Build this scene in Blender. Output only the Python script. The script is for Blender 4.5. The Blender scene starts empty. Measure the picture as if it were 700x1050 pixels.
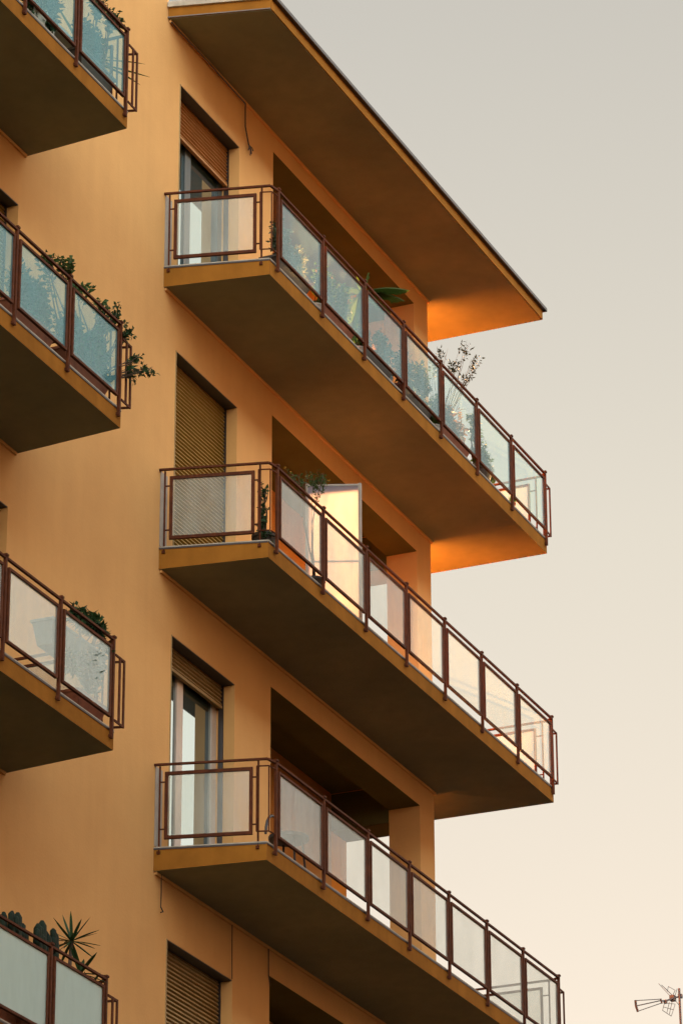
import bpy, math, random
from mathutils import Vector, Matrix
R = math.radians
rnd = random.Random(7)
S = bpy.context.scene
COL = S.collection
H = 3.1            # storey height

# ------------------------------------------------------------------ mesh builder
class MB:
    def __init__(s): s.v = []; s.f = []
    def quad(s, *p):
        n = len(s.v); s.v += [tuple(q) for q in p]; s.f.append(tuple(range(n, n + len(p))))
    def hexa(s, b, t):          # bottom loop, top loop (same order, ccw seen from above)
        n = len(s.v); k = len(b); s.v += [tuple(q) for q in b] + [tuple(q) for q in t]
        s.f.append(tuple(range(n + k - 1, n - 1, -1))); s.f.append(tuple(range(n + k, n + 2 * k)))
        for i in range(k):
            j = (i + 1) % k; s.f.append((n + i, n + j, n + k + j, n + k + i))
    def box(s, x0, x1, y0, y1, z0, z1):
        s.hexa([(x0, y0, z0), (x1, y0, z0), (x1, y1, z0), (x0, y1, z0)], [(x0, y0, z1), (x1, y0, z1), (x1, y1, z1), (x0, y1, z1)])
    def bar(s, a, b, w, h, up=(0, 0, 1)):     # box beam from a to b, w across, h along up
        a = Vector(a); b = Vector(b); d = (b - a).normalized(); u = Vector(up)
        if abs(d.dot(u)) > .98: u = Vector((1, 0, 0)) if abs(d.x) < .9 else Vector((0, 1, 0))
        r = d.cross(u).normalized(); u = r.cross(d).normalized(); r *= w / 2; u *= h / 2
        s.hexa([a - r - u, a + r - u, a + r + u, a - r + u][::-1], [b - r - u, b + r - u, b + r + u, b - r + u][::-1])
    def tube(s, pts, r, n=6):
        pts = [Vector(p) for p in pts]; rs = r if isinstance(r, (list, tuple)) else [r] * len(pts)
        base = len(s.v); ref = Vector((0.3, 0.5, 0.81))
        for i, p in enumerate(pts):
            d = (pts[min(i + 1, len(pts) - 1)] - pts[max(i - 1, 0)]).normalized()
            a = d.cross(ref); a = a.normalized() if a.length > 1e-4 else Vector((1, 0, 0)); b = d.cross(a)
            for k in range(n):
                t = 2 * math.pi * k / n; s.v.append(tuple(p + (a * math.cos(t) + b * math.sin(t)) * rs[i]))
        for i in range(len(pts) - 1):
            for k in range(n):
                s.f.append((base + i * n + k, base + i * n + (k + 1) % n, base + (i + 1) * n + (k + 1) % n, base + (i + 1) * n + k))
        s.f.append(tuple(base + k for k in range(n))[::-1]); e = base + (len(pts) - 1) * n; s.f.append(tuple(e + k for k in range(n)))
    def lathe(s, cx, cy, prof, n=18, sq=0):
        base = len(s.v)
        for r, z in prof:
            for k in range(n):
                t = 2 * math.pi * k / n; s.v.append((cx + r * math.cos(t), cy + r * math.sin(t), z))
        for i in range(len(prof) - 1):
            for k in range(n):
                s.f.append((base + i * n + k, base + i * n + (k + 1) % n, base + (i + 1) * n + (k + 1) % n, base + (i + 1) * n + k))
        s.f.append(tuple(base + k for k in range(n))[::-1])
        e = base + (len(prof) - 1) * n; s.f.append(tuple(e + k for k in range(n)))
    def build(s, name, mat, parent=None, smooth=False, bevel=0):
        me = bpy.data.meshes.new(name); me.from_pydata(s.v, [], s.f); me.update()
        o = bpy.data.objects.new(name, me); COL.objects.link(o); me.materials.append(mat)
        if smooth:
            for p in me.polygons: p.use_smooth = True
        if bevel:
            m = o.modifiers.new('bevel', 'BEVEL'); m.width = bevel; m.segments = 2; m.limit_method = 'ANGLE'
        if parent: o.parent = parent
        return o
def tag(o, label=None, cat=None, group=None, kind=None):
    if label: o['label'] = label
    if cat: o['category'] = cat
    if group: o['group'] = group
    if kind: o['kind'] = kind
    return o
def empty(name, loc, label, cat, group=None):
    o = bpy.data.objects.new(name, None); COL.objects.link(o); o.location = loc; o.empty_display_size = .2
    return tag(o, label, cat, group)
def under(o, parent):            # parent keeping world coordinates written in the mesh
    o.parent = parent; o.matrix_parent_inverse = Matrix.Translation(parent.location).inverted(); return o
def plate(mb, us, vs, solid, d0, d1, axis='y'):   # wall plate with openings as ONE skin
    def P(u, v, d): return (u, d, v) if axis == 'y' else (d, u, v)
    nu, nv = len(us) - 1, len(vs) - 1
    ok = lambda i, j: 0 <= i < nu and 0 <= j < nv and solid(i, j)
    for i in range(nu):
        for j in range(nv):
            if not solid(i, j): continue
            u0, u1, v0, v1 = us[i], us[i + 1], vs[j], vs[j + 1]
            mb.quad(P(u0, v0, d0), P(u1, v0, d0), P(u1, v1, d0), P(u0, v1, d0))
            mb.quad(P(u0, v0, d1), P(u0, v1, d1), P(u1, v1, d1), P(u1, v0, d1))
            if not ok(i - 1, j): mb.quad(P(u0, v0, d0), P(u0, v1, d0), P(u0, v1, d1), P(u0, v0, d1))
            if not ok(i + 1, j): mb.quad(P(u1, v0, d0), P(u1, v0, d1), P(u1, v1, d1), P(u1, v1, d0))
            if not ok(i, j - 1): mb.quad(P(u0, v0, d0), P(u0, v0, d1), P(u1, v0, d1), P(u1, v0, d0))
            if not ok(i, j + 1): mb.quad(P(u0, v1, d0), P(u1, v1, d0), P(u1, v1, d1), P(u0, v1, d1))

# ------------------------------------------------------------------ materials
def mat(name, col, rough=.6, metal=0, spec=.5, noise=None, bump=None, streak=0, leaf=0):
    m = bpy.data.materials.new(name); m.use_nodes = True; nt = m.node_tree; N = nt.nodes; L = nt.links
    b = N['Principled BSDF']; b.inputs['Base Color'].default_value = (*col, 1); b.inputs['Roughness'].default_value = rough
    b.inputs['Metallic'].default_value = metal; b.inputs['Specular IOR Level'].default_value = spec
    tc = N.new('ShaderNodeTexCoord'); geo = N.new('ShaderNodeNewGeometry')
    src = geo.outputs['Position']
    if noise:
        col2, sc, amt = noise
        n1 = N.new('ShaderNodeTexNoise'); n1.inputs['Scale'].default_value = sc; n1.inputs['Detail'].default_value = 8; n1.inputs['Roughness'].default_value = .62
        L.new(src, n1.inputs['Vector'])
        mr = N.new('ShaderNodeMapRange'); mr.inputs[1].default_value = .35; mr.inputs[2].default_value = .68; mr.inputs[4].default_value = amt
        L.new(n1.outputs['Fac'], mr.inputs[0])
        mx = N.new('ShaderNodeMix'); mx.data_type = 'RGBA'; mx.inputs[6].default_value = (*col, 1); mx.inputs[7].default_value = (*col2, 1)
        L.new(mr.outputs[0], mx.inputs[0]); out = mx.outputs[2]
        if streak:
            mp = N.new('ShaderNodeMapping'); mp.inputs['Scale'].default_value = (3.2, 3.2, .22); L.new(src, mp.inputs['Vector'])
            n2 = N.new('ShaderNodeTexNoise'); n2.inputs['Scale'].default_value = 2.2; n2.inputs['Detail'].default_value = 7; L.new(mp.outputs[0], n2.inputs['Vector'])
            m2 = N.new('ShaderNodeMapRange'); m2.inputs[1].default_value = .42; m2.inputs[2].default_value = .75; m2.inputs[4].default_value = streak; L.new(n2.outputs['Fac'], m2.inputs[0])
            mx2 = N.new('ShaderNodeMix'); mx2.data_type = 'RGBA'; L.new(m2.outputs[0], mx2.inputs[0]); L.new(out, mx2.inputs[6]); mx2.inputs[7].default_value = (*[c * .55 for c in col], 1)
            out = mx2.outputs[2]
        L.new(out, b.inputs['Base Color'])
    if bump:
        n3 = N.new('ShaderNodeTexNoise'); n3.inputs['Scale'].default_value = bump[0]; n3.inputs['Detail'].default_value = 6; L.new(src, n3.inputs['Vector'])
        bp = N.new('ShaderNodeBump'); bp.inputs['Strength'].default_value = bump[1]; bp.inputs['Distance'].default_value = bump[2]
        L.new(n3.outputs['Fac'], bp.inputs['Height']); L.new(bp.outputs[0], b.inputs['Normal'])
    if leaf:
        tr = N.new('ShaderNodeBsdfTranslucent'); tr.inputs[0].default_value = (min(1, col[0] * 2.6), min(1, col[1] * 2.2), col[2] * 1.2, 1)
        ms = N.new('ShaderNodeMixShader'); ms.inputs[0].default_value = leaf
        L.new(b.outputs[0], ms.inputs[1]); L.new(tr.outputs[0], ms.inputs[2]); L.new(ms.outputs[0], N['Material Output'].inputs[0])
    return m
M = {}
M['stucco'] = mat('stucco', (.71, .395, .14), .9, spec=.1, noise=((.61, .33, .115), .55, 1), bump=(36, .2, .010), streak=.08)
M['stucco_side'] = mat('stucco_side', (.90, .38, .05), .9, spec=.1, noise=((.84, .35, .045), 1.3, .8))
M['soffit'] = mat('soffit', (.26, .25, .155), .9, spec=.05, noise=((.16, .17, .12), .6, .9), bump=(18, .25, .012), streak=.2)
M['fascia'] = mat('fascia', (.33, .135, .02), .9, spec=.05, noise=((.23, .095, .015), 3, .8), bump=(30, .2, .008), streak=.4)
M['loggia'] = mat('loggia_shade', (.11, .10, .034), .9, spec=.05, noise=((.08, .07, .025), 1.5, .8))  # loggia shade put into the colour, darker than the wall stucco
M['coping'] = mat('coping', (.50, .45, .35), .7, spec=.1, noise=((.30, .26, .2), 8, .8))
M['brown'] = mat('brown_metal', (.11, .032, .011), .65, spec=.08, noise=((.055, .017, .008), 14, .9), bump=(60, .1, .002))
M['darkmetal'] = mat('dark_metal', (.03, .02, .016), .45)
M['framewhite'] = mat('door_frame_white', (.62, .52, .42), .5, noise=((.5, .42, .33), 6, .5))
M['framegrey'] = mat('door_frame_grey', (.06, .075, .07), .45, noise=((.04, .05, .05), 6, .5))
M['shut_orange'] = mat('shutter_orange', (.42, .21, .07), .55, spec=.2, noise=((.31, .15, .05), 9, .7))
M['shut_ochre'] = mat('shutter_ochre', (.34, .225, .055), .6, spec=.2, noise=((.26, .17, .04), 9, .7))
M['shut_tan'] = mat('shutter_tan', (.36, .255, .11), .6, spec=.2, noise=((.28, .19, .08), 9, .7))
M['greyplate'] = mat('grey_plate', (.34, .30, .24), .6, noise=((.24, .2, .15), 6, .8))
M['cable'] = mat('cable_black', (.02, .016, .014), .5)
M['terracotta'] = mat('terracotta', (.34, .10, .045), .8, noise=((.22, .07, .035), 14, .8))
M['bounce_tile'] = mat('bounce_tile', (.30, .15, .08), .7, noise=((.22, .11, .06), 5, .8))
M['potwhite'] = mat('pot_white', (.62, .58, .5), .5, noise=((.45, .42, .36), 14, .6))
M['potgrey'] = mat('pot_teal_grey', (.22, .26, .25), .6, noise=((.15, .18, .17), 14, .6))
M['potdark'] = mat('pot_dark', (.035, .026, .02), .55, noise=((.05, .035, .025), 14, .6))
M['bark'] = mat('bark', (.10, .06, .035), .9, noise=((.05, .03, .02), 24, .8))
M['leaf_dark'] = mat('leaf_dark', (.018, .042, .018), .6, spec=.15, noise=((.032, .07, .022), 9, 1), leaf=.12)
M['leaf_mid'] = mat('leaf_mid', (.035, .075, .022), .6, spec=.15, noise=((.06, .10, .025), 9, 1), leaf=.15)
M['leaf_dry'] = mat('leaf_dry', (.16, .12, .04), .6, noise=((.08, .10, .03), 9, 1), leaf=.25)
M['leaf_silver'] = mat('leaf_silver', (.022, .028, .014), .7, spec=.05, noise=((.012, .018, .008), 9, 1), leaf=.03)
M['leaf_pale'] = mat('leaf_pale', (.13, .15, .10), .6, spec=.1, noise=((.04, .065, .04), 9, 1), leaf=.1)
M['cactus'] = mat('cactus', (.012, .022, .012), .7, spec=.15, noise=((.008, .016, .008), 20, .8), bump=(50, .4, .01))
M['petal_red'] = mat('petal_red', (.25, .015, .01), .6, spec=.1, noise=((.18, .012, .01), 20, .8), leaf=.1)
M['pink_petal_sunlit_leaf'] = mat('pink_petal_sunlit_leaf', (.24, .15, .10), .7, spec=.05, noise=((.10, .07, .045), 12, .9), leaf=.04)
M['petal_yellow'] = mat('petal_yellow', (.32, .20, .03), .6, spec=.1, noise=((.25, .15, .02), 20, .8), leaf=.1)
M['antenna'] = mat('antenna_metal', (.05, .04, .035), .5)
M['asphalt'] = mat('asphalt', (.05, .05, .05), .9, noise=((.035, .035, .035), 3, .8), bump=(60, .4, .01))
M['pavement'] = mat('pavement', (.07, .07, .066), .9, noise=((.05, .05, .047), 3, .8))
M['facade_far'] = mat('facade_far', (.30, .25, .18), .9, noise=((.24, .2, .15), .8, .8))
M['facade_dark'] = mat('facade_dark', (.06, .055, .045), .9, spec=.1, noise=((.05, .045, .04), .8, .8))
M['rooftile'] = mat('roof_grey', (.2, .17, .15), .9, noise=((.14, .12, .1), 2, .8))

def frosted(name, tint, transp, transl, veil, gloss=.06):
    m = bpy.data.materials.new(name); m.use_nodes = True; nt = m.node_tree; N = nt.nodes; L = nt.links; N.clear()
    out = N.new('ShaderNodeOutputMaterial')
    tr = N.new('ShaderNodeBsdfTransparent'); tr.inputs[0].default_value = (*tint, 1)
    tl = N.new('ShaderNodeBsdfTranslucent'); tl.inputs[0].default_value = (*veil, 1)
    df = N.new('ShaderNodeBsdfDiffuse'); df.inputs[0].default_value = (*veil, 1)
    gl = N.new('ShaderNodeBsdfGlossy'); gl.inputs['Roughness'].default_value = .12
    geo = N.new('ShaderNodeNewGeometry'); no = N.new('ShaderNodeTexNoise'); no.inputs['Scale'].default_value = 3.0; no.inputs['Detail'].default_value = 5
    mp = N.new('ShaderNodeMapping'); mp.inputs['Scale'].default_value = (2, 2, .6); L.new(geo.outputs['Position'], mp.inputs[0]); L.new(mp.outputs[0], no.inputs['Vector'])
    mr = N.new('ShaderNodeMapRange'); mr.inputs[1].default_value = .3; mr.inputs[2].default_value = .7
    mr.inputs[3].default_value = transp - .06; mr.inputs[4].default_value = transp + .06; L.new(no.outputs['Fac'], mr.inputs[0])
    a = N.new('ShaderNodeMixShader'); a.inputs[0].default_value = transl; L.new(df.outputs[0], a.inputs[1]); L.new(tl.outputs[0], a.inputs[2])
    b = N.new('ShaderNodeMixShader'); L.new(mr.outputs[0], b.inputs[0]); L.new(a.outputs[0], b.inputs[1]); L.new(tr.outputs[0], b.inputs[2])
    fr = N.new('ShaderNodeFresnel'); fr.inputs[0].default_value = 1.45
    mm = N.new('ShaderNodeMath'); mm.operation = 'MULTIPLY'; mm.inputs[1].default_value = gloss * 10; L.new(fr.outputs[0], mm.inputs[0])
    c = N.new('ShaderNodeMixShader'); L.new(mm.outputs[0], c.inputs[0]); L.new(b.outputs[0], c.inputs[1]); L.new(gl.outputs[0], c.inputs[2])
    L.new(c.outputs[0], out.inputs[0]); return m
M['glass'] = frosted('frosted_glass', (.98, .985, .965), .77, 0, (.74, .79, .68), .015)
M['glass_blue'] = frosted('pale_blue_glass', (.96, .99, .98), .82, 0, (.42, .66, .66), .015)
M['glass_cream'] = frosted('cream_glass', (.97, .98, .96), .79, 0, (.80, .98, .88), .02)
M['glass_side'] = frosted('side_glass', (.96, .97, .95), .84, 0, (.74, .78, .68), .03)
M['glass_teal'] = frosted('teal_glass', (.88, .98, .97), .80, 0, (.20, .50, .54), .015)
M['glass_mint'] = frosted('mint_glass', (.8, .95, .9), .30, .2, (.50, .66, .56))
M['screen'] = frosted('screen_sheet', (.95, .9, .8), .04, .6, (.34, .33, .37), .005)
def doorglass():
    m = bpy.data.materials.new('door_glass'); m.use_nodes = True; nt = m.node_tree; N = nt.nodes; L = nt.links; N.clear()
    out = N.new('ShaderNodeOutputMaterial'); gl = N.new('ShaderNodeBsdfGlossy'); gl.inputs['Roughness'].default_value = .02; gl.inputs[0].default_value = (.85, .95, .93, 1)
    df = N.new('ShaderNodeBsdfDiffuse'); df.inputs[0].default_value = (.05, .08, .08, 1)
    fr = N.new('ShaderNodeFresnel'); fr.inputs[0].default_value = 6
    c = N.new('ShaderNodeMixShader'); L.new(fr.outputs[0], c.inputs[0]); L.new(df.outputs[0], c.inputs[1]); L.new(gl.outputs[0], c.inputs[2]); L.new(c.outputs[0], out.inputs[0])
    return m
M['doorglass'] = doorglass()

# ------------------------------------------------------------------ the apartment building
XC = 7.05; ZG = -19.6; NB = 6
bld = empty('apartment_building', (0, 0, ZG), 'ochre stuccoed apartment block with projecting balconies and an overhanging flat roof', 'building')
def part(mb, name, m, parent=None, **k):
    o = mb.build(name, M[m] if isinstance(m, str) else m, **k); return under(o, bld) if parent is None else setpar(o, parent)
def setpar(o, p): o.parent = p; return o       # part meshes share the building's coordinates
KS = range(-1, 6)
# front wall: one skin with door and loggia openings (z=0 is the top visible right-hand balcony)
DX0, DX1, LX0, LX1 = .31, 1.76, 2.63, 6.63
us = [-16, -4.52, -3.07, 0, DX0, DX1, LX0, LX1, XC]
vs = [ZG]; rows = []
for k in range(5, -2, -1):
    z = -k * H
    ltop = z + (2.69 if k == 0 else 2.59)
    for q in (z, z + 2.3, ltop): vs.append(q)
vs = sorted(set([v for v in vs if v > ZG or v == ZG] + [2.96, 6.4]))
vs = [v for v in vs if v <= 6.4]
def solid(i, j):
    um = (us[i] + us[i + 1]) / 2; vm = (vs[j] + vs[j + 1]) / 2
    if um > 0 and vm > 2.96: return False
    k = math.ceil(-vm / H - 1e-9); rel = vm + k * H       # rel in 0..H
    if (DX0 < um < DX1 or -4.52 < um < -3.07) and 0 < rel < 2.3 and k <= 5: return False
    if LX0 < um < LX1 and 0 < rel < (2.69 if k == 0 else 2.59) and k <= 5: return False
    return True
w = MB(); plate(w, us, vs, solid, 0, .375)
part(w, 'wall', 'stucco')
# end wall with the side openings of the loggias
w = MB(); vs2 = sorted([v for v in vs if v <= 2.96] + [-k * H + (2.55 if k == 0 else 2.44) for k in range(6)])
def solid2(i, j):
    um = (ue[i] + ue[i + 1]) / 2; vm = (vs2[j] + vs2[j + 1]) / 2
    k = math.ceil(-vm / H - 1e-9); rel = vm + k * H
    return not (um < 1.08 and 0 < rel < (2.55 if k == 0 else 2.44) and k <= 5)
ue = [.377, 1.08, 12]
plate(w, ue, vs2, solid2, LX1, XC, 'x'); part(w, 'end_wall', 'stucco_side')
w = MB(); w.box(LX0 - .2, LX1 - .002, 1.08, 1.3, ZG, 2.95); w.box(LX0 - .2, LX0, .377, 1.078, ZG, 2.95)
part(w, 'loggia_wall', 'stucco')
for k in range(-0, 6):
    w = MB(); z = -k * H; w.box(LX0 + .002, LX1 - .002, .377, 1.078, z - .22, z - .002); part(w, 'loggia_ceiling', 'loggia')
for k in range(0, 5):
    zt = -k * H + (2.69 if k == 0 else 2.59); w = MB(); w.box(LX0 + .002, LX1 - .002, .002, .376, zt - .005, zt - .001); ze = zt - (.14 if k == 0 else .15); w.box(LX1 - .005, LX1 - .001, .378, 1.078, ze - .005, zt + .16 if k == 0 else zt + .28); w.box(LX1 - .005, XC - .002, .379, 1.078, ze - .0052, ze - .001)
    part(w, 'beam_shade_skin', 'loggia')  # thin dark skins added over the beams in place of loggia shade
w = MB(); w.box(-16, LX0 - .21, .6, 12, ZG, 2.95); w.box(LX0 - .21, LX1 - .01, 1.32, 12, ZG, 2.95); w.box(-16, -.01, .6, 12, 2.951, 6.4)
part(w, 'inner_block', 'stucco')
w = MB(); w.box(-.012, 0, .377, 12, 2.96, 6.4); part(w, 'upper_side_wall', 'stucco')

# roof slab, wrapping round the end of the block, with a dark metal rim and a pale gravel edge
ZR, TR = 2.92, .125
def outline(zw, zf, back=9.0, x1=8.09, yl=-1.05):
    return [(0, 0, zw), (.27, yl, zf), (x1, -1.065, zf), (x1, back, zf), (XC, back, zw), (XC, 0, zw)]
def slabmesh(zt, zw, zf, back, x1):
    m = MB(); A, B, C, D, E_, F = outline(zw, zf, back, x1); up = lambda p: (p[0], p[1], zt)
    m.quad(A, F, C, B); m.quad(F, E_, D, C)
    m.quad(up(A), up(B), up(C), up(F)); m.quad(up(F), up(C), up(D), up(E_))
    for p, q in ((A, B), (B, C), (C, D), (D, E_), (E_, F), (F, A)): m.quad(p, q, up(q), up(p))
    return m
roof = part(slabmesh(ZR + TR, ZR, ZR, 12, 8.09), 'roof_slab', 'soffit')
w = MB(); zz = ZR + TR + .022
pp = [(.0, .0), (.27, -1.05), (8.09, -1.065), (8.09, 12)]
e = MB(); e.bar((.262, -1.072, zz), (8.13, -1.087, zz), .07, .04); e.bar((8.112, -1.12, zz), (8.112, 12, zz), .07, .04)
part(e, 'roof_rim', 'darkmetal', roof)
e = MB(); e.bar((-.012, -.002, zz + .012), (.258, -1.05, zz + .012), .05, .062); part(e, 'roof_edging', 'coping', roof)
e = MB(); e.bar((-.016, -.0, ZR + .012), (.256, -1.054, ZR + .012), .012, .012); e.hexa([(.3, -.9, zz), (8.0, -.9, zz), (8.0, 12, zz), (.3, 12, zz)], [(.3, -.9, zz + .02), (8.0, -.9, zz + .02), (8.0, 12, zz + .02), (.3, 12, zz + .02)])
part(e, 'roof_gravel', 'rooftile', roof)
# front fascia paint on the roof slab: same ochre band
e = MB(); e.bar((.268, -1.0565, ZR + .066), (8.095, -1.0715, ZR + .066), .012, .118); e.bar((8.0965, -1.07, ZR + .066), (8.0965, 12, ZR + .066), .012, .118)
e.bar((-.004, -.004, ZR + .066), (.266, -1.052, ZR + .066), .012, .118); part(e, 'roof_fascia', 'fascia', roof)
# thin bead under the slabs along the wall
for k in range(-1, 5):
    z = -k * H - .22 if k > -1 else ZR
    b = MB(); b.box(.02, XC + .02, -.022, -.001, z - .03, z - .001); b.box(XC + .001, XC + .022, -.0005, 9, z - .03, z - .001)
    part(b, 'ceiling_bead', 'stucco')
    if k > -1 or True:
        b = MB(); zl = -k * H - .22; b.box(-12, -2.97, -.022, -.001, zl - .03, zl - .001); part(b, 'ceiling_bead', 'stucco')

def panel(p, q, z0, z1, parent, glass, t=.024, inset=0):
    """glazed panel standing between plan points p and q"""
    p = Vector((*p, 0)); q = Vector((*q, 0)); d = (q - p).normalized(); n = Vector((-d.y, d.x, 0)); Z = Vector((0, 0, 1)); m = MB()
    a, b = p + d * t / 2, q - d * t / 2
    m.bar(p + Z * (z0 + t / 2), q + Z * (z0 + t / 2), .028, t); m.bar(p + Z * (z1 - t / 2), q + Z * (z1 - t / 2), .028, t)
    m.bar(a + Z * (z0 + t), a + Z * (z1 - t), .027, t, n.cross(Z)); m.bar(b + Z * (z0 + t), b + Z * (z1 - t), .027, t, n.cross(Z))
    fr = part(m, 'panel_frame', 'brown', parent)
    g = MB(); a, b = p + d * (t - .004), q - d * (t - .004)
    for s in (-.003, .003):
        v = [a + n * s + Z * (z0 + t - .004), b + n * s + Z * (z0 + t - .004), b + n * s + Z * (z1 - t + .004), a + n * s + Z * (z1 - t + .004)]
        g.quad(*(v if s < 0 else v[::-1]))
    part(g, 'glass_panel', glass, parent)
def clips(m, p, q, z0, z1):
    for z in (z0 + .1, z1 - .1): m.bar((*p, z), (*q, z), .012, .012)
def vpost(m, x, y, z0, z1, wx=.026, wy=.036):
    m.box(x - wx / 2, x + wx / 2, y - wy / 2, y + wy / 2, z0, z1)

YP = -1.085; G0, G1, RH = .09, .765, .825
def balcony(k, side, glass):
    z = -k * H
    if side == 'R':
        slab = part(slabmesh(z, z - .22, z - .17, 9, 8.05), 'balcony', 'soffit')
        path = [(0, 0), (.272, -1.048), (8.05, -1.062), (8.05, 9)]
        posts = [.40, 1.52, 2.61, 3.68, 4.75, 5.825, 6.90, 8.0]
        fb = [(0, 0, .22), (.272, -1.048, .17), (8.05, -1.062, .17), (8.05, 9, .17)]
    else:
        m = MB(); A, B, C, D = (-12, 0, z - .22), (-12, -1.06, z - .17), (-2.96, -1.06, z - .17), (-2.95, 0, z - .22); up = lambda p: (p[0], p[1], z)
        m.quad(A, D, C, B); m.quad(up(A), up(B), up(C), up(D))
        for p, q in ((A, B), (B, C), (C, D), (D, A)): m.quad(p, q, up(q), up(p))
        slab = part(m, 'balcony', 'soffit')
        path = [(-12, -1.06), (-2.96, -1.06), (-2.95, 0)]
        posts = [-3.035 - 1.0 * i for i in range(0, 6)][::-1]
        fb = [(-12, -1.06, .17), (-2.96, -1.06, .17), (-2.95, 0, .22)]
    # painted fascia skin 3 mm proud of the slab, pale coping, thin drip rail
    m = MB()
    for (x0, y0, t0), (x1, y1, t1) in zip(fb, fb[1:]):
        a = Vector((x0, y0, 0)); b = Vector((x1, y1, 0)); d = (b - a).normalized(); n = Vector((d.y, -d.x, 0)) * .004; s = d * .004
        lo0, hi0, lo1, hi1 = z - t0 - .001, z - .006, z - t1 - .001, z - .006
        A0, B0 = a + n, b + n + s
        m.quad((A0.x, A0.y, lo0), (B0.x, B0.y, lo1), (B0.x, B0.y, hi1), (A0.x, A0.y, hi0))
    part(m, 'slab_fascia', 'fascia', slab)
    m = MB(); n = MB()
    for i, (p, q) in enumerate(zip(path, path[1:])):
        d = (Vector(q) - Vector(p)).normalized() * .0
        a = (p[0] - d.x, p[1] - d.y); off = .0005 * i
        m.bar((*a, z + .008 + off), (*q, z + .008 + off), .024, .011); n.bar((*a, z - .007 + off), (*q, z - .007 + off), .022, .012)
    part(m, 'coping', 'coping', slab); part(n, 'drip_strip', 'darkmetal', slab)
    if side == 'R':
        m = MB(); zt = z + .012; m.quad((.05, 0, zt), (.30, -1.02, zt), (8.0, -1.03, zt), (8.0, 0, zt)); m.quad((XC, 0.001, zt), (8.0, 0.001, zt), (8.0, 9, zt), (XC, 9, zt)); m.quad((LX0 + .003, .002, zt), (XC - .001, .002, zt), (XC - .001, 1.077, zt), (LX0 + .003, 1.077, zt)); part(m, 'bounce_floor', 'bounce_tile', slab)  # unseen warm tile sheet added to bounce sun onto the undersides above
    # front railing
    hr = MB(); y = YP
    if side == 'R':
        hr.bar((-.02, .0, z + RH + .012), (.262, -1.06, z + RH + .012), .026, .02); hr.bar((.262, -1.062, z + RH + .011), (posts[0], y, z + RH + .0125), .026, .02)
        hr.bar((8.0, y, z + RH + .0115), (8.06, -1.0, z + RH + .0125), .026, .02); hr.bar((8.06, -1.01, z + RH + .012), (8.06, 6, z + RH + .012), .026, .02)
    else:
        hr.bar((-3.035, y, z + RH + .0115), (-2.97, -1.0, z + RH + .0125), .026, .02); hr.bar((-2.97, -1.01, z + RH + .012), (-2.965, .0, z + RH + .012), .026, .02)
    hr.bar((posts[0] - (0 if side == 'R' else 3), y, z + RH + .012), (posts[-1], y, z + RH + .012), .026, .02)
    part(hr, 'handrail', 'brown', slab)
    for i, x in enumerate(posts):
        m = MB(); vpost(m, x, y, z - .09, z + .85, .026, .028); m.box(x - .022, x + .022, y - .022, y + .02, z + .85, z + .868)
        m.box(x - .02, x + .02, y - .008, y + .025, z - .08, z - .055)
        if i < len(posts) - 1: clips(m, (x, y), (x + .06, y), z + G0, z + G1)
        if i > 0: clips(m, (x - .06, y), (x, y), z + G0, z + G1)
        part(m, 'post', 'brown', slab)
    for a, b in zip(posts, posts[1:]): panel((a + .045, y - .004), (b - .05, y - .004), z + G0, z + G1, slab, glass)
    # corner brackets and side rails
    cf = MB(); t = .014
    if side == 'R':
        c = [(.225, -.965), (.262, -1.075), (.37, -1.09)]
        for zz in (z + G0 + .02, z + G1 - .0): cf.tube([(*q, zz) for q in c], .008)
        for q in c[:2]: cf.tube([(*q, z + G0 + .02), (*q, z + G1)], .008)
        part(cf, 'corner_bracket', 'brown', slab); cf = MB()
        ends = [(8.03, -1.09), (8.15, -1.085), (8.15, -1.0)]
    else: ends = [(-3.0, -1.09), (-2.82, -1.085), (-2.85, -.98)]
    for zz in (z + G0 - .0, z + G1 - .06): cf.bar((*ends[0], zz), (*ends[1], zz), .012, .02); cf.bar((*ends[1], zz), (*ends[2], zz), .012, .02)
    for q in ends[1:] + ([((ends[0][0] + ends[1][0]) / 2, -1.088)] if side == 'L' else []): cf.bar((*q, z + G0 - .01), (*q, z + G1 - .05), .024, .014, (0, 1, 0))
    part(cf, 'corner_bracket', 'brown', slab)
    if side == 'R':
        P = lambda s: (.272 * s, -1.048 * s)
        for s in (.045, .925):
            m = MB(); m.tube([(*P(s), z - .06), (*P(s), z + RH)], .010, 8); clips(m, P(s), P(s + (.06 if s < .5 else -.06)), z + G0, z + G1)
            m.box(P(s)[0] - .02, P(s)[0] + .01, P(s)[1] - .015, P(s)[1] + .015, z - .06, z - .03)
            part(m, 'side_rod', 'brown', slab)
        panel(P(.09), P(.875), z + G0, z + G1, slab, 'glass_side', .032)
        yy = -.95; xs = 8.055
        while yy < 5:
            m = MB(); m.tube([(xs, yy, z - .05), (xs, yy, z + RH)], .010, 8); clips(m, (xs, yy), (xs, yy + .1), z + G0, z + G1); part(m, 'side_rod', 'brown', slab)
            panel((xs, yy + .08), (xs, yy + .98), z + G0, z + G1, slab, 'glass_side'); yy += 1.06
        g = MB(); g.box(-.0, .145, -.009, -.001, z + .03, z + .83); part(g, 'wall_plate', 'greyplate', slab)
    else:
        for yy in (-.95, -.05):
            m = MB(); m.tube([(-2.965, yy, z - .05), (-2.965, yy, z + RH)], .010, 8); part(m, 'side_rod', 'brown', slab)
        panel((-2.965, -.9), (-2.965, -.1), z + G0, z + G1, slab, 'glass_side')
    return slab
for k in range(3): balcony(k, 'R', 'glass_blue' if k == 0 else 'glass')
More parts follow.
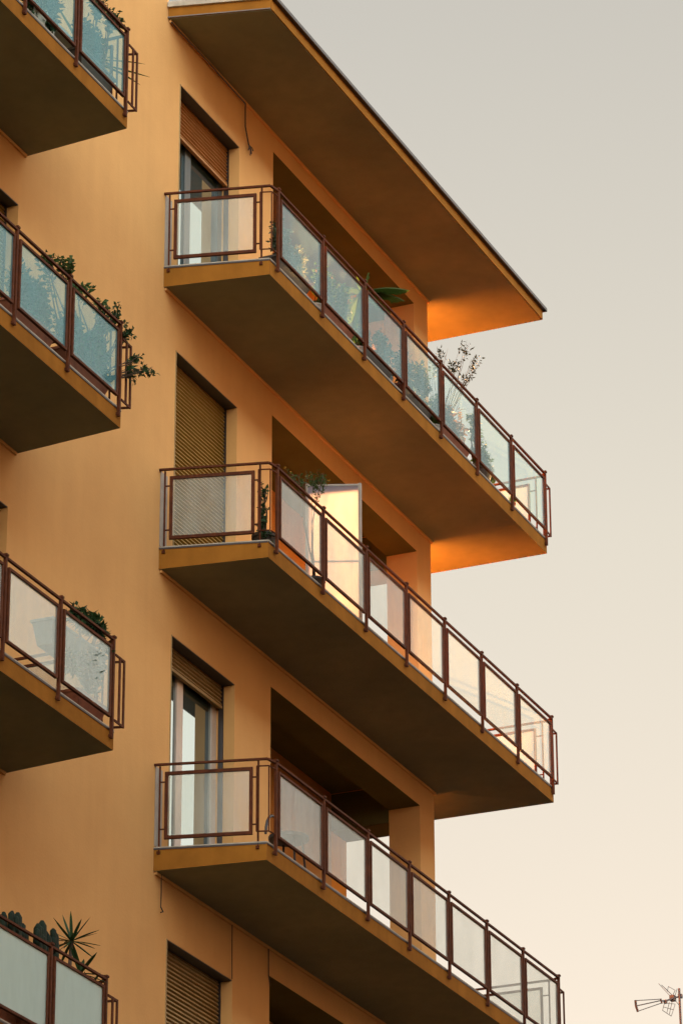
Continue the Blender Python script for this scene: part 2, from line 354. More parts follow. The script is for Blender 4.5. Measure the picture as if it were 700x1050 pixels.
for k, g in ((0, 'glass_teal'), (1, 'glass_teal'), (2, 'glass_cream'), (3, 'glass_mint')): balcony(k, 'L', g)

# balcony doors: frame > shutter, glazing
def door(x0, k, shutter_to, mslat, mframe, glazed=True):
    z = -k * H; x1 = x0 + 1.45; fr = MB(); y0, y1 = .20, .26
    for a, b in ((x0 + .001, x0 + .06), (x0 + .54, x0 + .60), (x0 + .601, x0 + .68), (x1 - .10, x1 - .001)): fr.box(a, b, y0, y1, z + .002, z + 2.298)
    fr.box(x0 + .06, x1 - .1, y0 + .003, y1 - .003, z + .002, z + .09); fr.box(x0 + .06, x1 - .1, y0 + .003, y1 - .003, z + 2.2, z + 2.298)
    f = part(fr, 'balcony_door', mframe)
    g = MB(); g.box(x0 + .055, x0 + .545, y0 + .02, y0 + .035, z + .085, z + 2.21); g.box(x0 + .675, x1 - .095, y0 + .02, y0 + .035, z + .085, z + 2.21)
    part(g, 'door_pane', 'doorglass', f)
    s = MB(); zz = z + 2.296; pitch = .043; lo = z + shutter_to
    while zz - pitch > lo - 1e-3:
        a, b = x0 + .012, x1 - .012; u, l = zz - .003, zz - pitch + .009
        s.hexa([(a, .15, l), (b, .15, l), (b, .165, l), (a, .165, l)], [(a, .134, l + .008), (b, .134, l + .008), (b, .165, l + .008), (a, .165, l + .008)])
        s.hexa([(a, .134, l + .008), (b, .134, l + .008), (b, .165, l + .008), (a, .165, l + .008)], [(a, .146, u), (b, .146, u), (b, .165, u), (a, .165, u)])
        zz -= pitch
    s.box(x0 + .013, x1 - .013, .158, .162, zz, z + 2.29)
    s.box(x0 + .013, x1 - .013, .13, .17, zz - .03, zz)
    part(s, 'roller_shutter', mslat, f)
    for ga in (x0 + .001, x1 - .012):
        gd = MB(); gd.box(ga, ga + .011, .12, .175, z + .002, z + 2.298); part(gd, 'shutter_guide', 'darkmetal', f)
    ll = MB(); ll.box(x0 + .002, x1 - .002, .003, .135, z + 2.292, z + 2.297); part(ll, 'recess_shade', 'cable', f)  # black sheet under the lintel, painted-in shade of the recess top
    tr = MB(); tr.box(x0 - .012, x0 + .001, -.006, .12, z + .002, z + 2.3); part(tr, 'reveal_trim', 'shut_tan', f)
    bk = MB(); bk.box(x0, x1, .3, .32, z, z + 2.3); part(bk, 'door_lining', 'darkmetal', f)
door(DX0, 0, 1.86, 'shut_orange', 'framegrey'); door(DX0, 1, .05, 'shut_ochre', 'framegrey')
door(DX0, 2, 2.04, 'shut_tan', 'framewhite'); door(DX0, 3, .05, 'shut_tan', 'framewhite'); door(DX0, 4, .05, 'shut_tan', 'framewhite')
for k in (0, 1, 2, 3, 4): door(-4.52, k, .9 if k != 2 else 1.5, 'shut_ochre', 'framegrey')

# ------------------------------------------------------------------ cables on the facade
c = MB(); c.tube([(0.02, -.03, 2.885), (.17, -.03, 2.875), (.6, -.035, 2.88), (1.3, -.03, 2.875), (1.84, -.03, 2.87), (1.86, -.02, 2.8), (1.865, -.02, 2.6), (1.90, -.025, 2.5), (1.955, -.02, 2.42)], .008)
for dx, dz in ((.05, -.09), (-.03, -.08), (.09, -.03), (.02, -.12)): c.tube([(1.955, -.02, 2.42), (1.955 + dx * .6, -.035, 2.42 + dz * .5), (1.955 + dx, -.03, 2.42 + dz)], .006)
tag(c.build('cable', M['cable']), 'black cable hanging from under the roof with a frayed loose end', 'cable')
c = MB(); c.tube([(.13, -.02, -6.42), (.135, -.02, -6.6), (.128, -.02, -6.74)], .005); c.tube([(.128, -.02, -6.74), (.16, -.03, -6.78), (.11, -.03, -6.80)], .006)
tag(c.build('cable', M['cable']), 'short dark cable end dangling under the lowest right balcony near its outer wall corner', 'cable')
c = MB(); c.tube([(1.72, -.014, -6.42), (1.722, -.014, -6.72), (1.728, -.014, -7.0)], .005)
tag(c.build('cable', M['cable']), 'thin vertical cable running down to the corner of the bottom shuttered door', 'cable')
c = MB(); c.tube([(2.575, -.014, -6.42), (2.58, -.014, -6.72), (2.62, -.014, -6.82)], .006)
tag(c.build('cable', M['cable']), 'dark cable running down the pier to the corner of the bottom loggia opening', 'cable')

# ------------------------------------------------------------------ plants
def leafq(m, p, d, L, W, up, bend=.25):
    d = Vector(d).normalized(); up = Vector(up); s = d.cross(up)
    if s.length < 1e-3: s = Vector((1, 0, 0))
    s.normalize(); n = s.cross(d); p = Vector(p)
    a = p; b = p + d * L * .45 + s * W / 2 + n * L * .05; c_ = p + d * L - n * L * bend; e_ = p + d * L * .45 - s * W / 2 + n * L * .05
    q = p + d * L * .5 - n * L * .04
    m.quad(a, b, q); m.quad(b, c_, q); m.quad(a, q, e_); m.quad(q, c_, e_)
def rvec():
    while True:
        v = Vector((rnd.uniform(-1, 1), rnd.uniform(-1, 1), rnd.uniform(-1, 1)))
        if .05 < v.length < 1: return v
def pot(x, y, z, r, h, m, parent, square=False):
    b = MB()
    if square: b.hexa([(x - r * .8, y - .07, z), (x + r * .8, y - .07, z), (x + r * .8, y + .07, z), (x - r * .8, y + .07, z)], [(x - r, y - .1, z + h), (x + r, y - .1, z + h), (x + r, y + .1, z + h), (x - r, y + .1, z + h)]); b.box(x - r - .012, x + r + .012, y - .112, y + .112, z + h, z + h + .025)
    else: b.lathe(x, y, [(r * .68, z), (r * .92, z + h * .82), (r, z + h * .83), (r, z + h), (r * .88, z + h), (r * .85, z + h * .9)])
    return b.build('pot' if not square else 'planter_box', M[m])
def shrub(name, label, cat, x, y, z, potr, poth, potm, crowns, nl, L, W, lm, group=None, square=False, stems=6, flowers=None, trunk=.012, droop=0, stemm='bark'):
    """crowns: list of (cx,cy,cz,rx,ry,rz) in world coordinates"""
    t = empty(name, (x, y, z), label, cat, group)
    under(pot(x, y, z, potr, poth, potm, t, square), t)
    st = MB(); lf = MB(); fl = MB()
    tot = sum(c[3] * c[4] * c[5] for c in crowns) ** 1.0
    for c_ in crowns:
        C0 = Vector(c_[:3]); rr = Vector(c_[3:]); share = c_[3] * c_[4] * c_[5] / tot
        ns = max(2, int(stems * (share ** .5)) + 1); tips = []
        for i in range(ns):
            v = rvec(); tip = C0 + Vector((v.x * rr.x, v.y * rr.y, v.z * rr.z)) * .85
            b0 = Vector((x + rnd.uniform(-.3, .3) * potr, y + rnd.uniform(-.3, .3) * potr, z + poth * .9))
            md = b0.lerp(C0, .55) + rvec() * .05
            pts = [b0, b0.lerp(md, .5) + rvec() * .02, md, md.lerp(tip, .5) + rvec() * .03, tip]
            st.tube(pts, [trunk, trunk * .9, trunk * .7, trunk * .45, trunk * .2], 5); tips.append((md, tip))
        n = int(nl * share) + 4; tw = max(3, n // 9)
        for i in range(tw):
            md, tip = rnd.choice(tips); o = md.lerp(tip, rnd.uniform(.35, 1))
            v = rvec(); e1 = C0 + Vector((v.x * rr.x, v.y * rr.y, v.z * rr.z))
            if (e1 - o).length > .35: e1 = o + (e1 - o).normalized() * .35
            e1.z -= droop * rnd.random()
            st.tube([o, o.lerp(e1, .5) + rvec() * .015, e1], [trunk * .25, trunk * .2, trunk * .12], 4)
            dd = (e1 - o).normalized()
            for j in range(9):
                f = (j + 1.5) / 10; pp_ = o.lerp(e1, f); s = rvec(); s = (s - dd * s.dot(dd)).normalized()
                leafq(lf, pp_, s * .8 + dd * .55 + Vector((0, 0, -.15)), L * rnd.uniform(.6, 1.2), W * rnd.uniform(.7, 1.2), rvec())
            if flowers and rnd.random() < flowers[1]:
                for j in range(7):
                    s = rvec().normalized(); leafq(fl, e1, s, L * .55, L * .42, rvec())
    under(st.build('stem', M[stemm], smooth=True), t); under(lf.build('foliage', M[lm]), t)
    if flowers and fl.v: under(fl.build('blossom', M[flowers[0]]), t)
    return t
def blade(m, p, d, L, W, droop, n=7, fold=.15, jag=0):
    p = Vector(p); d = Vector(d).normalized(); s = d.cross(Vector((0, 0, 1)))
    if s.length < .05: s = Vector((1, 0, 0))
    s.normalize(); pts = []; q = p.copy(); dd = d.copy()
    for i in range(n + 1):
        f = i / n; wd = W / 2 * math.sin(math.pi * min(1, .12 + f * .88)) ** .6 * (1 + jag * rnd.uniform(-1, 1)); 
        if i == n: wd = .001
        nn = s.cross(dd).normalized(); pts.append((q - s * wd - nn * wd * fold, q.copy(), q + s * wd - nn * wd * fold))
        dd = (dd + Vector((0, 0, -droop / n))).normalized(); q = q + dd * L / n
    for a, b in zip(pts, pts[1:]): m.quad(a[0], a[1], b[1], b[0]); m.quad(a[1], a[2], b[2], b[1])

# --- upper right balcony (z = 0): crowded with greenery
sh = shrub
GR = 'leafy trough plants behind the glass of the top right balcony'
sh('trough_plant', 'trough of pale leafy plants behind the first glass pane of the top right balcony', 'plant', .92, -.93, .03, .40, .13, 'potdark', [(.75, -.96, .46, .28, .07, .30), (1.15, -.96, .40, .24, .07, .26)], 1500, .05, .03, 'leaf_pale', GR, square=True, flowers=('pink_petal_sunlit_leaf', .06))
sh('trough_plant', 'trough of yellow-flecked foliage behind the second glass pane of the top right balcony', 'plant', 2.05, -.93, .03, .42, .13, 'terracotta', [(1.85, -.96, .46, .30, .07, .33), (2.3, -.96, .44, .22, .07, .33)], 1800, .055, .03, 'leaf_mid', GR, square=True, flowers=('petal_yellow', .04))
t = empty('banana_plant', (3.35, -.62, .03), 'banana plant with one broad green leaf drooping over the rail of the top right balcony', 'plant')
under(pot(3.35, -.62, .03, .17, .25, 'terracotta', t), t)
b = MB(); b.tube([(3.35, -.62, .25), (3.34, -.66, .7), (3.32, -.74, 1.12)], [.045, .035, .02], 8); under(b.build('stem', M['leaf_mid'], smooth=True), t)
for (d, L, W, dr) in (((.05, -1, .22), .56, .2, .7), ((.25, -1, .10), .50, .2, .8), ((.1, -.15, 1), .26, .12, .6), ((-.1, .1, 1), .2, .1, 1.5), ((.5, -.6, -.1), .40, .17, 1.0), ((-.7, .3, .2), .5, .16, 1.3), ((.5, .6, .1), .5, .16, 1.3), ((-.1, -.9, -.9), .3, .12, .3)):
    b = MB(); blade(b, (3.32, -.76, 1.12), d, L, W * .85, dr, 18, .6, .32); under(b.build('leaf', M['leaf_mid']), t)
sh('trough_plant', 'trough of rounded teal-looking foliage behind the third glass pane of the top right balcony', 'plant', 3.1, -.94, .03, .38, .13, 'potdark', [(3.35, -.97, .38, .28, .06, .28), (2.85, -.97, .30, .14, .06, .22)], 1100, .06, .034, 'leaf_dark', GR, square=True)
sh('trough_plant', 'trough of dense dark foliage behind the fourth glass pane of the top right balcony', 'plant', 4.2, -.93, .03, .42, .13, 'potdark', [(4.0, -.96, .44, .32, .07, .34), (4.5, -.96, .50, .24, .07, .32)], 2000, .055, .03, 'leaf_dark', GR, square=True, flowers=('pink_petal_sunlit_leaf', .03))
sh('potted_shrub', 'airy thin-twigged shrub rising against the sky over the top right balcony rail', 'plant', 5.5, -.75, .03, .16, .25, 'potdark', [(5.65, -.74, 1.46, .10, .11, .07), (5.7, -1.02, 1.5, .10, .10, .07), (5.68, -1.16, 1.30, .10, .10, .08), (5.65, -.9, 1.26, .12, .12, .09), (5.6, -.64, 1.34, .1, .08, .08), (5.7, -1.04, 1.12, .1, .12, .07)], 330, .05, .018, 'leaf_silver', stems=9, trunk=.004)
sh('trough_plant', 'trough of foliage coloured peach as if sunlit behind the fifth glass pane of the top right balcony', 'plant', 5.3, -.94, .03, .42, .13, 'terracotta', [(5.15, -.97, .34, .26, .06, .26), (5.5, -.97, .4, .28, .06, .25)], 260, .10, .045, 'pink_petal_sunlit_leaf', GR, square=True)  # leaf colour carries the warm sunlight falling on these plants
sh('trough_plant', 'trough of mixed dark leaves among the sunlit-coloured foliage of the top right balcony', 'plant', 5.35, -.80, .03, .40, .13, 'potdark', [(5.3, -.84, .45, .42, .06, .28)], 1300, .06, .034, 'leaf_dark', GR, square=True)
sh('potted_conifer', 'dense small conifer behind the sixth glass pane of the top right balcony', 'plant', 6.35, -.90, .03, .16, .2, 'potdark', [(6.12, -.95, .60, .16, .08, .2), (6.3, -.95, .36, .30, .09, .22), (6.02, -.95, .78, .1, .06, .1), (6.5, -.95, .22, .24, .08, .12)], 1300, .05, .026, 'leaf_dark')
for i, (x, m_, lab) in enumerate(((1.62, 'potwhite', 'small white pot low beside the second railing post of the top right balcony'), (2.72, 'potwhite', 'small white pot under the railing below the banana leaves'), (3.5, 'potgrey', 'grey pot showing under the third glass pane of the top right balcony'), (4.85, 'potwhite', 'small white pot at the foot of the middle posts of the top right balcony'), (7.15, 'terracotta', 'little terracotta pot near the far end of the top right balcony'))):
    t = empty('flower_pot', (x, -.97, .028), lab, 'pot', 'small pots along the top right railing'); under(pot(x, -.97, .028, .06, .1, m_, t), t)
    b = MB()
    for j in range(16): leafq(b, (x, -.97, .12), (rnd.uniform(-1, 1), rnd.uniform(-1, 1), rnd.uniform(.3, 1)), .11, .03, rvec())
    under(b.build('foliage', M['leaf_mid']), t)

# --- middle right balcony
z2 = -H
sh('potted_tree', 'small thin-trunked tree in front of the white screen on the middle right balcony', 'plant', 1.75, -.88, z2 + .03, .12, .16, 'potdark', [(1.72, -.90, z2 + 1.30, .2, .17, .09), (1.62, -.74, z2 + 1.33, .2, .12, .07)], 300, .04, .022, 'leaf_mid', stems=3, flowers=('petal_yellow', .1), trunk=.007)
sh('trailing_vine', 'dark vine climbing at the near corner of the middle right balcony', 'plant', .62, -.85, z2 + .03, .13, .2, 'potdark', [(.40, -.93, z2 + .35, .07, .07, .3), (.40, -.95, z2 + .62, .06, .06, .14), (.55, -.9, z2 + .15, .16, .1, .12)], 420, .045, .028, 'leaf_dark')
t = empty('privacy_screen', (2.8, -.6, z2 + .028), 'upright white translucent screen glowing in the sun on the middle right balcony', 'screen')
A2, B2 = (2.60, -.42), (2.81, -.935)
g = MB(); g.bar((*A2, z2 + .87), (*B2, z2 + .87), .008, 1.58); under(g.build('sheet', M['screen']), t)
g = MB(); g.bar((*B2, z2 + .028), (*B2, z2 + 1.69), .028, .028)
g.bar((*A2, z2 + .028), (*A2, z2 + 1.69), .022, .022); g.bar((*A2, z2 + 1.672), (*B2, z2 + 1.672), .02, .02); g.bar((*A2, z2 + .80), (*B2, z2 + .80), .022, .016); g.bar((*A2, z2 + .06), (*B2, z2 + .06), .022, .03)
under(g.build('frame', M['greyplate']), t)

# --- lowest right balcony
t = empty('garden_chair', (1.5, -.72, -2 * H + .028), 'dark round-backed chair glimpsed under the railing of the lowest right balcony', 'chair')
z3 = -2 * H + .028; g = MB(); g.lathe(1.5, -.72, [(.18, z3 + .42), (.2, z3 + .43), (.2, z3 + .46), (.17, z3 + .47)]); under(g.build('seat', M['potdark']), t)
for a in range(4):
    g = MB(); ca, sa = math.cos(a * 1.5708 + .78), math.sin(a * 1.5708 + .78); g.tube([(1.5 + .14 * ca, -.72 + .14 * sa, z3 + .43), (1.5 + .19 * ca, -.72 + .19 * sa, z3)], .012, 6); under(g.build('leg', M['darkmetal']), t)
g = MB(); g.tube([(1.5 + .19 * math.cos(u / 10 * 3.14), -.56, z3 + .46 + .24 * math.sin(u / 10 * 3.14)) for u in range(11)], .014, 6); under(g.build('backrest', M['darkmetal']), t)

# --- left balconies
G = 'plants on the left balconies'
sh('flower_trough', 'dark leafy trough plant topping the rail of the uppermost left balcony', 'plant', -3.5, -.93, .03, .34, .2, 'potdark', [(-3.42, -.98, .95, .16, .08, .1), (-3.15, -1.0, .93, .18, .08, .1), (-3.5, -.95, .46, .42, .08, .28)], 1900, .05, .03, 'leaf_dark', square=True)
t = empty('agave_plant', (-2.98, -.55, .03), 'spiky plant poking long leaves past the end of the uppermost left balcony', 'plant')
under(pot(-3.15, -.7, .03, .13, .22, 'potgrey', t), t); b = MB()
for (d, L, dr) in (((.9, -.35, .55), .62, .3), ((.95, -.45, .25), .6, .15), ((.7, -.2, .7), .4, .6), ((-.5, .2, .8), .5, .4), ((.2, .3, .9), .55, .3), ((.6, -.5, .1), .45, .6), ((-.7, -.2, .4), .4, .6)): blade(b, (-3.12, -.72, .25 + .3), d, L * 1.25, .035, dr, 6, .4)
b.tube([(-3.15, -.7, .2), (-3.12, -.72, .56)], .02, 6); under(b.build('foliage', M['leaf_mid']), t)
sh('potted_shrub', 'dark bushy shrub in a pot behind the second pane of the uppermost left balcony', 'plant', -4.5, -.85, .03, .16, .25, 'potwhite', [(-4.5, -.95, .38, .42, .07, .26), (-4.2, -.9, .6, .16, .07, .14)], 1500, .08, .045, 'leaf_dark', G)
t = empty('folding_table', (-3.6, -.6, .03), 'small pale table behind the last pane of the uppermost left balcony', 'table')
g = MB(); g.box(-3.95, -3.2, -.8, -.35, .5, .53); under(g.build('tabletop', M['potwhite']), t)
for a, c_ in ((-3.9, -.76), (-3.25, -.76), (-3.9, -.4), (-3.25, -.4)):
    g = MB(); g.tube([(a, c_, .03), (a, c_, .5)], .014, 6); under(g.build('leg', M['potwhite']), t)
zl = -H
sh('trough_plant', 'trough plant trailing behind the leftmost visible pane of the second left balcony', 'plant', -4.6, -.93, zl + .03, .42, .15, 'terracotta', [(-4.72, -.97, zl + .45, .26, .07, .34), (-4.3, -.97, zl + .45, .26, .07, .34), (-4.5, -.9, zl + .45, .4, .07, .34)], 2600, .055, .034, 'leaf_mid', G, square=True)
sh('trough_plant', 'trough plant with feathery sprigs arching over the rail of the second left balcony', 'plant', -3.55, -.93, zl + .03, .44, .15, 'terracotta', [(-3.78, -.97, zl + .44, .26, .07, .34), (-3.3, -.97, zl + .44, .28, .07, .34), (-3.55, -.88, zl + .44, .4, .07, .34), (-4.05, -.82, zl + 1.1, .1, .1, .07), (-3.9, -.95, zl + 1.1, .12, .12, .08), (-3.45, -.9, zl + 1.05, .07, .12, .05), (-3.3, -1.0, zl + .96, .12, .06, .05)], 3600, .055, .032, 'leaf_mid', G, stems=12, square=True)
sh('potted_shrub', 'upright dense shrub with a side branch at the outer corner of the second left balcony', 'plant', -3.2, -.86, zl + .03, .15, .24, 'terracotta', [(-3.1, -.95, zl + .86, .14, .07, .1), (-2.98, -1.0, zl + 1.0, .06, .08, .17), (-3.0, -.9, zl + .98, .06, .06, .14), (-2.95, -1.1, zl + .8, .08, .09, .1), (-2.86, -1.2, zl + .56, .09, .08, .05), (-2.84, -1.28, zl + .42, .1, .1, .05), (-2.9, -1.16, zl + .38, .08, .05, .12), (-3.12, -.96, zl + .4, .1, .06, .25)], 1000, .05, .024, 'leaf_dark', G, stems=14, trunk=.008)
zl = -2 * H
sh('rail_planter', 'pale trough planter hung inside the rail behind a pane of the third left balcony', 'planter', -3.85, -.93, zl + .45, .22, .2, 'potgrey', [(-3.70, -1.0, zl + .38, .16, .05, .14)], 150, .075, .035, 'leaf_mid', square=True, trunk=.006)
sh('rail_planter', 'trough planter of dark drooping leaves topping the rail of the third left balcony', 'planter', -3.3, -.93, zl + .45, .24, .2, 'potgrey', [(-3.38, -.93, zl + 1.0, .14, .12, .1), (-3.2, -1.0, zl + .92, .18, .1, .09), (-3.1, -1.06, zl + .78, .12, .05, .06), (-3.3, -1.0, zl + .52, .28, .05, .18)], 900, .085, .036, 'leaf_dark', square=True, droop=.05, trunk=.007)
sh('potted_shrub', 'young plant in a long terracotta trough on the floor of the third left balcony', 'plant', -3.3, -.93, zl + .03, .26, .15, 'terracotta', [(-3.28, -.97, zl + .30, .14, .05, .1)], 50, .10, .03, 'leaf_mid', square=True, stems=4, trunk=.006)
zl = -3 * H
CA = [(-4.42, 1.10, 3), (-4.12, 1.04, 1), (-3.9, 1.12, 3), (-3.66, 1.12, 4)]
CL = ['branched dark cactus leftmost above the bottom left balcony rail', 'single short cactus column above the bottom left balcony rail', 'thick clustered cactus in the middle of the bottom left balcony row', 'wide many-armed cactus beside the yucca on the bottom left balcony']
for (x, h, n), lab in zip(CA, CL):
    t = empty('cactus', (x, -.88, zl + .03), lab, 'cactus', 'cacti on the bottom left balcony'); under(pot(x, -.88, zl + .03, .12, .2, 'terracotta', t), t); b = MB()
    for i in range(n):
        dx = (i - (n - 1) / 2) * .075; dy = rnd.uniform(-.05, .05); top = zl + h - rnd.uniform(0, .08); r = rnd.uniform(.034, .045)
        p = [(x + dx * .3, -.88 + dy * .3, zl + .2), (x + dx * .9, -.88 + dy, zl + .55), (x + dx, -.88 + dy, (zl + .55 + top) / 2), (x + dx * 1.1, -.88 + dy, top - .04), (x + dx * 1.1, -.88 + dy, top)]
        b.tube(p, [r * .8, r, r * 1.05, r * .9, r * .35], 9)
        if n > 1:
            for q in range(2):
                zz = top - rnd.uniform(.1, .25); s = rnd.choice((-1, 1)); b.tube([(x + dx, -.88 + dy, zz - .05), (x + dx + s * .05, -.9 + dy, zz), (x + dx + s * .06, -.9 + dy, zz + .09), (x + dx + s * .06, -.9 + dy, zz + .11)], [r * .5, r * .7, r * .65, r * .2], 8)
    under(b.build('cactus_body', M['cactus'], smooth=True), t)
def yucca(x, y, z, zc, nbl, L, label, W=.028):
    t = empty('yucca', (x, y, z), label, 'plant'); under(pot(x, y, z, .13, .2, 'potdark', t), t)
    b = MB(); b.tube([(x, y, z + .18), (x + .02, y, (z + zc) / 2), (x + .07, y, zc)], [.022, .018, .016], 7); under(b.build('trunk', M['bark'], smooth=True), t)
    b = MB()
    for i in range(nbl):
        u = -1 + 2 * (i + .5) / nbl; u = u * .85 + .15; th = i * 2.39996; s = math.sqrt(max(0, 1 - u * u))
        blade(b, (x + .07, y, zc), (s * math.cos(th), s * math.sin(th), u), L * rnd.uniform(.8, 1.1), W, .25, 5, .3)
    under(b.build('foliage', M['leaf_dark']), t)
yucca(-3.32, -.86, zl + .03, zl + 1.14, 26, .30, 'spiky star-shaped yucca rising above the bottom left balcony rail')
yucca(-3.28, -.93, zl + .03, zl + .86, 10, .3, 'low spiky plant at the foot of the yucca on the bottom left balcony', .04)
yucca(-2.97, -.86, zl + .03, zl + .84, 10, .16, 'small succulent at the outer corner of the bottom left balcony', .03)

# ------------------------------------------------------------------ television antenna on a neighbouring roof
yaw, pitch = 1.1509, .4179
r_ = Vector((math.cos(yaw), -math.sin(yaw), 0)); F_ = Vector((math.cos(pitch) * math.sin(yaw), math.cos(pitch) * math.cos(yaw), math.sin(pitch))); u_ = r_.cross(F_)
CAM = Vector((-30.9028, -15.4263, -18.0325)); f_ = 3937.6338; ppx, ppy = 318.9225, 525.0773
AD = 60.0
def at(px, py, dd=0): return CAM + (F_ + r_ * ((px - ppx) / f_) - u_ * ((py - ppy) / f_)) * (AD + dd)
base = at(699.5, 1050); base = Vector((base.x, base.y, -6.0))
ant = empty('tv_antenna', base, 'spindly rooftop television antenna against the sky at the bottom right corner', 'antenna')
topm = at(696, 1014); m = MB(); m.tube([base, Vector((topm.x, topm.y, topm.z))], .02, 6); under(m.build('mast', M['antenna']), ant)
m = MB(); m.tube([at(699, 1021.5), at(690, 1024, -.1), at(682, 1027, -.2), at(677, 1026.5, -.3)], .014, 6); m.tube([at(677, 1026.5, -.3), at(652, 1032, -.9)], .009, 5)
under(m.build('boom', M['antenna']), ant)
m = MB(); m.tube([at(677, 1025, -.3), at(651.5, 1026.5, -.9)], .007, 5); m.tube([at(678, 1029, -.3), at(653.5, 1037.5, -.9)], .007, 5); m.tube([at(651.3, 1026, -.9), at(651.8, 1032, -.9), at(653.8, 1038, -.9)], .02, 5)
m.tube([at(677, 1024.5, -.3), at(678.5, 1029.5, -.3)], .014, 5)
under(m.build('director', M['antenna']), ant)
m = MB()
for (a, b_) in (((675, 1009), (688, 1023)), ((678, 1010.5), (690, 1022)), ((682, 1014), (692, 1024)), ((690, 1024), (696, 1031)), ((685, 1012), (692, 1016)), ((692, 1016), (689, 1022)), ((685, 1012), (684, 1017)), ((694, 1014.5), (691, 1024))): m.tube([at(*a, .3), at(*b_, .05)], .005, 4)
under(m.build('reflector', M['antenna']), ant); m = MB()
for (a, b_) in (((681, 1029), (679, 1036.5)), ((679, 1036.5), (688, 1042.5)), ((688, 1042.5), (692, 1030)), ((686, 1028), (683.5, 1039)), ((680, 1033), (690.5, 1036)), ((681, 1029), (692, 1030)), ((689, 1027), (686, 1040.5))): m.tube([at(*a, -.3), at(*b_, -.2)], .005, 4)
under(m.build('reflector', M['antenna']), ant)
m = MB(); c0 = at(689.5, 1024, -.05)
m.box(c0.x - .05, c0.x + .05, c0.y - .04, c0.y + .04, c0.z - .045, c0.z + .04); c0 = at(697.3, 1022, 0); m.box(c0.x - .03, c0.x + .03, c0.y - .03, c0.y + .03, c0.z - .03, c0.z + .03); c0 = at(682, 1027.5, -.2); m.box(c0.x - .025, c0.x + .025, c0.y - .025, c0.y + .025, c0.z - .03, c0.z + .025)
under(m.build('junction_box', M['antenna']), ant)

# ------------------------------------------------------------------ the street round it (mostly out of frame, it shades and reflects)
def block(name, label, x0, x1, y0, y1, z1, m, face):
    b = empty(name, (x0, y0, ZG), label, 'building')
    w = MB(); w.box(x0, x1, y0, y1, ZG, z1); under(w.build('wall', M[m]), b)
    w = MB(); w.box(x0 - .3, x1 + .3, y0 - .3, y1 + .3, z1, z1 + .25); under(w.build('roof', M['rooftile']), b)
    n = 0; zz = z1 - 2.6
    while zz > ZG + 3 and n < 60:
        if face == 'y+':
            xx = x0 + 1.5
            while xx < x1 - 2 and n < 60:
                w = MB(); w.box(xx, xx + 1.2, y1 + .003, y1 + .05, zz, zz + 1.6); under(w.build('window', M['doorglass']), b); xx += 4.2; n += 1
        else:
            yy = y0 + 1.5
            while yy < y1 - 2 and n < 60:
                w = MB(); w.box(x0 - .05, x0 - .003, yy, yy + 1.2, zz, zz + 1.6); under(w.build('window', M['doorglass']), b); yy += 3.5; n += 1
        zz -= 3.2
block('neighbour_house', 'lower house beyond the block carrying the rooftop antenna', 20, 34, -2, 11, -6.0, 'facade_far', 'x-')
block('tall_neighbour', 'tall block at the sunny end of the street casting shade on the lower floors', 142, 156, 22, 76, 23.0, 'facade_far', 'x-')
block('opposite_house', 'row of houses across the street facing the balconies', -45, 35, -42, -26, 13.5, 'facade_dark', 'y+')
g = MB(); g.box(-600, 600, -600, 600, ZG - 1, ZG - .15); tag(g.build('ground', M['pavement']), kind='structure')
g = MB(); g.box(-200, 200, -22, -5, ZG - .149, ZG - .146); tag(g.build('road', M['asphalt']), kind='structure')
g = MB(); g.box(-200, 200, -5, 0, ZG - .149, ZG); g.box(-200, 200, -26, -22, ZG - .149, ZG); tag(g.build('pavement', M['pavement'], bevel=.02), kind='structure')

# ------------------------------------------------------------------ light
EL, AZ = R(10.5), R(19)
sd = Vector((math.cos(EL) * math.cos(AZ), math.cos(EL) * math.sin(AZ), math.sin(EL)))
sun = bpy.data.lights.new('sun', 'SUN'); sun.energy = 5; sun.angle = R(.6); sun.color = (1, .46, .15)
so = bpy.data.objects.new('sun', sun); COL.objects.link(so); so.rotation_euler = sd.to_track_quat('Z', 'Y').to_euler()
W = bpy.data.worlds.new('World'); S.world = W; W.use_nodes = True; N = W.node_tree.nodes; L = W.node_tree.links; N.clear()
out = N.new('ShaderNodeOutputWorld'); sky = N.new('ShaderNodeTexSky'); sky.sky_type = 'NISHITA'; sky.sun_disc = False; sky.sun_elevation = EL; sky.sun_rotation = R(90) - AZ
sky.dust_density = 3; sky.air_density = 1
b1 = N.new('ShaderNodeBackground'); b1.inputs[1].default_value = .0002; L.new(sky.outputs[0], b1.inputs[0])
tc = N.new('ShaderNodeTexCoord'); sp = N.new('ShaderNodeSeparateXYZ'); L.new(tc.outputs['Generated'], sp.inputs[0])
ramp = N.new('ShaderNodeValToRGB'); cr = ramp.color_ramp; E0 = 1 / 27.5
stops = [(0.0, (.86, .74, .60)), (.28, (.83, .755, .67)), (.40, (.78, .735, .64)), (.53, (.63, .605, .545)), (.75, (.22, .25, .28)), (1.0, (.10, .13, .17))]
cr.elements[0].position = 0; cr.elements[0].color = (*stops[0][1], 1); cr.elements[1].position = 1; cr.elements[1].color = (*stops[-1][1], 1)
for p, c_ in stops[1:-1]: e_ = cr.elements.new(p); e_.color = (*c_, 1)
L.new(sp.outputs['Z'], ramp.inputs[0])
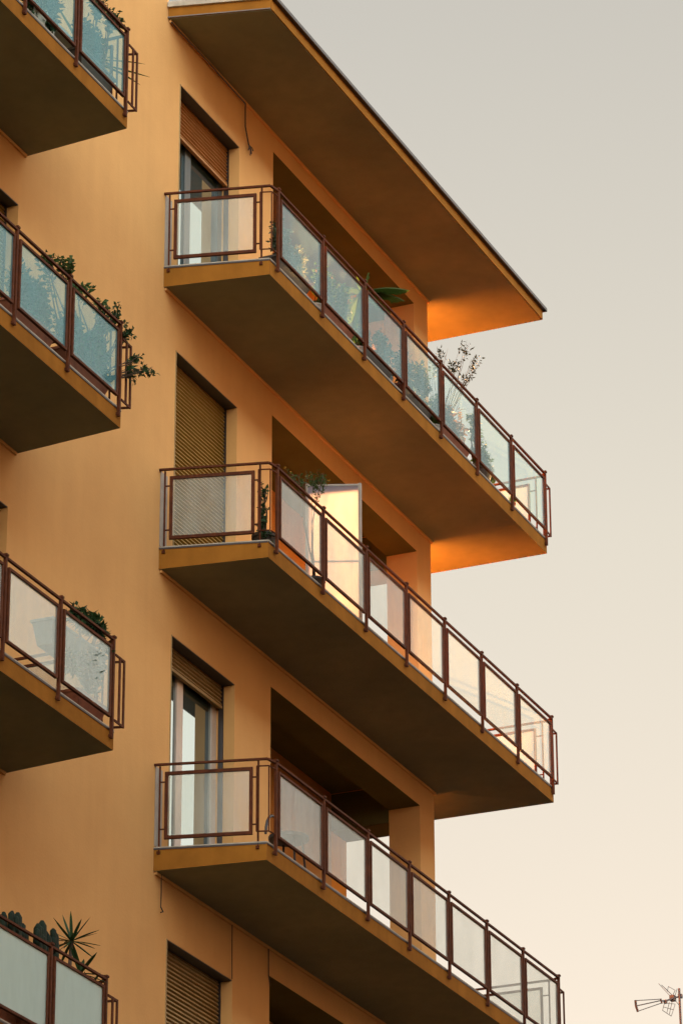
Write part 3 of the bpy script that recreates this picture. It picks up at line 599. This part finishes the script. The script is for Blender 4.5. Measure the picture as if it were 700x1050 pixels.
# added boost to the sky away from the sun, to light the facade (behind the photographer)
mv = N.new('ShaderNodeMapRange'); mv.interpolation_type = 'SMOOTHSTEP'; mv.inputs[1].default_value = -.15; mv.inputs[2].default_value = .7; mv.inputs[3].default_value = 1; mv.inputs[4].default_value = 8.6
dp = N.new('ShaderNodeVectorMath'); dp.operation = 'DOT_PRODUCT'; dp.inputs[1].default_value = (-.35, -.94, 0); L.new(tc.outputs['Generated'], dp.inputs[0]); L.new(dp.outputs['Value'], mv.inputs[0])
no = N.new('ShaderNodeTexNoise'); no.inputs['Scale'].default_value = 2; no.inputs['Detail'].default_value = 4; L.new(tc.outputs['Generated'], no.inputs['Vector'])
nm = N.new('ShaderNodeMapRange'); nm.inputs[3].default_value = .9; nm.inputs[4].default_value = 1.1; L.new(no.outputs['Fac'], nm.inputs[0])
mu = N.new('ShaderNodeMath'); mu.operation = 'MULTIPLY'; L.new(mv.outputs[0], mu.inputs[0]); mu.inputs[1].default_value = E0
b2 = N.new('ShaderNodeBackground'); fr = N.new('ShaderNodeMapRange'); fr.interpolation_type = 'SMOOTHSTEP'; fr.inputs[1].default_value = .1; fr.inputs[2].default_value = .7; L.new(dp.outputs['Value'], fr.inputs[0])
tm = N.new('ShaderNodeMix'); tm.data_type = 'RGBA'; tm.inputs[6].default_value = (1, 1, 1, 1); tm.inputs[7].default_value = (.86, 1.0, 1.16, 1); L.new(fr.outputs[0], tm.inputs[0])
tx = N.new('ShaderNodeMix'); tx.data_type = 'RGBA'; tx.blend_type = 'MULTIPLY'; tx.inputs[0].default_value = 1; tx.clamp_result = False; L.new(ramp.outputs[0], tx.inputs[6]); L.new(tm.outputs[2], tx.inputs[7])
L.new(tx.outputs[2], b2.inputs[0]); L.new(mu.outputs[0], b2.inputs[1])
ad = N.new('ShaderNodeAddShader'); L.new(b1.outputs[0], ad.inputs[0]); L.new(b2.outputs[0], ad.inputs[1]); L.new(ad.outputs[0], out.inputs[0])

# ------------------------------------------------------------------ camera
cd = bpy.data.cameras.new('camera'); co = bpy.data.objects.new('camera', cd); COL.objects.link(co)
cd.sensor_fit = 'HORIZONTAL'; cd.sensor_width = 36; cd.lens = f_ / 700 * 36; cd.clip_end = 3000; cd.clip_start = .5
cd.shift_x = (350 - ppx) / 700; cd.shift_y = (ppy - 525) / 700
mt = Matrix((r_, u_, -F_)).transposed().to_4x4(); mt.translation = CAM; co.matrix_world = mt
S.camera = co
vs_ = S.view_settings; vs_.view_transform = 'Standard'; vs_.look = 'None'; vs_.exposure = 4.6; vs_.gamma = 1
S.cycles.max_bounces = 10; S.cycles.transparent_max_bounces = 24; S.cycles.diffuse_bounces = 6; S.cycles.sample_clamp_indirect = 6
S.cycles.caustics_reflective = False; S.cycles.caustics_refractive = False
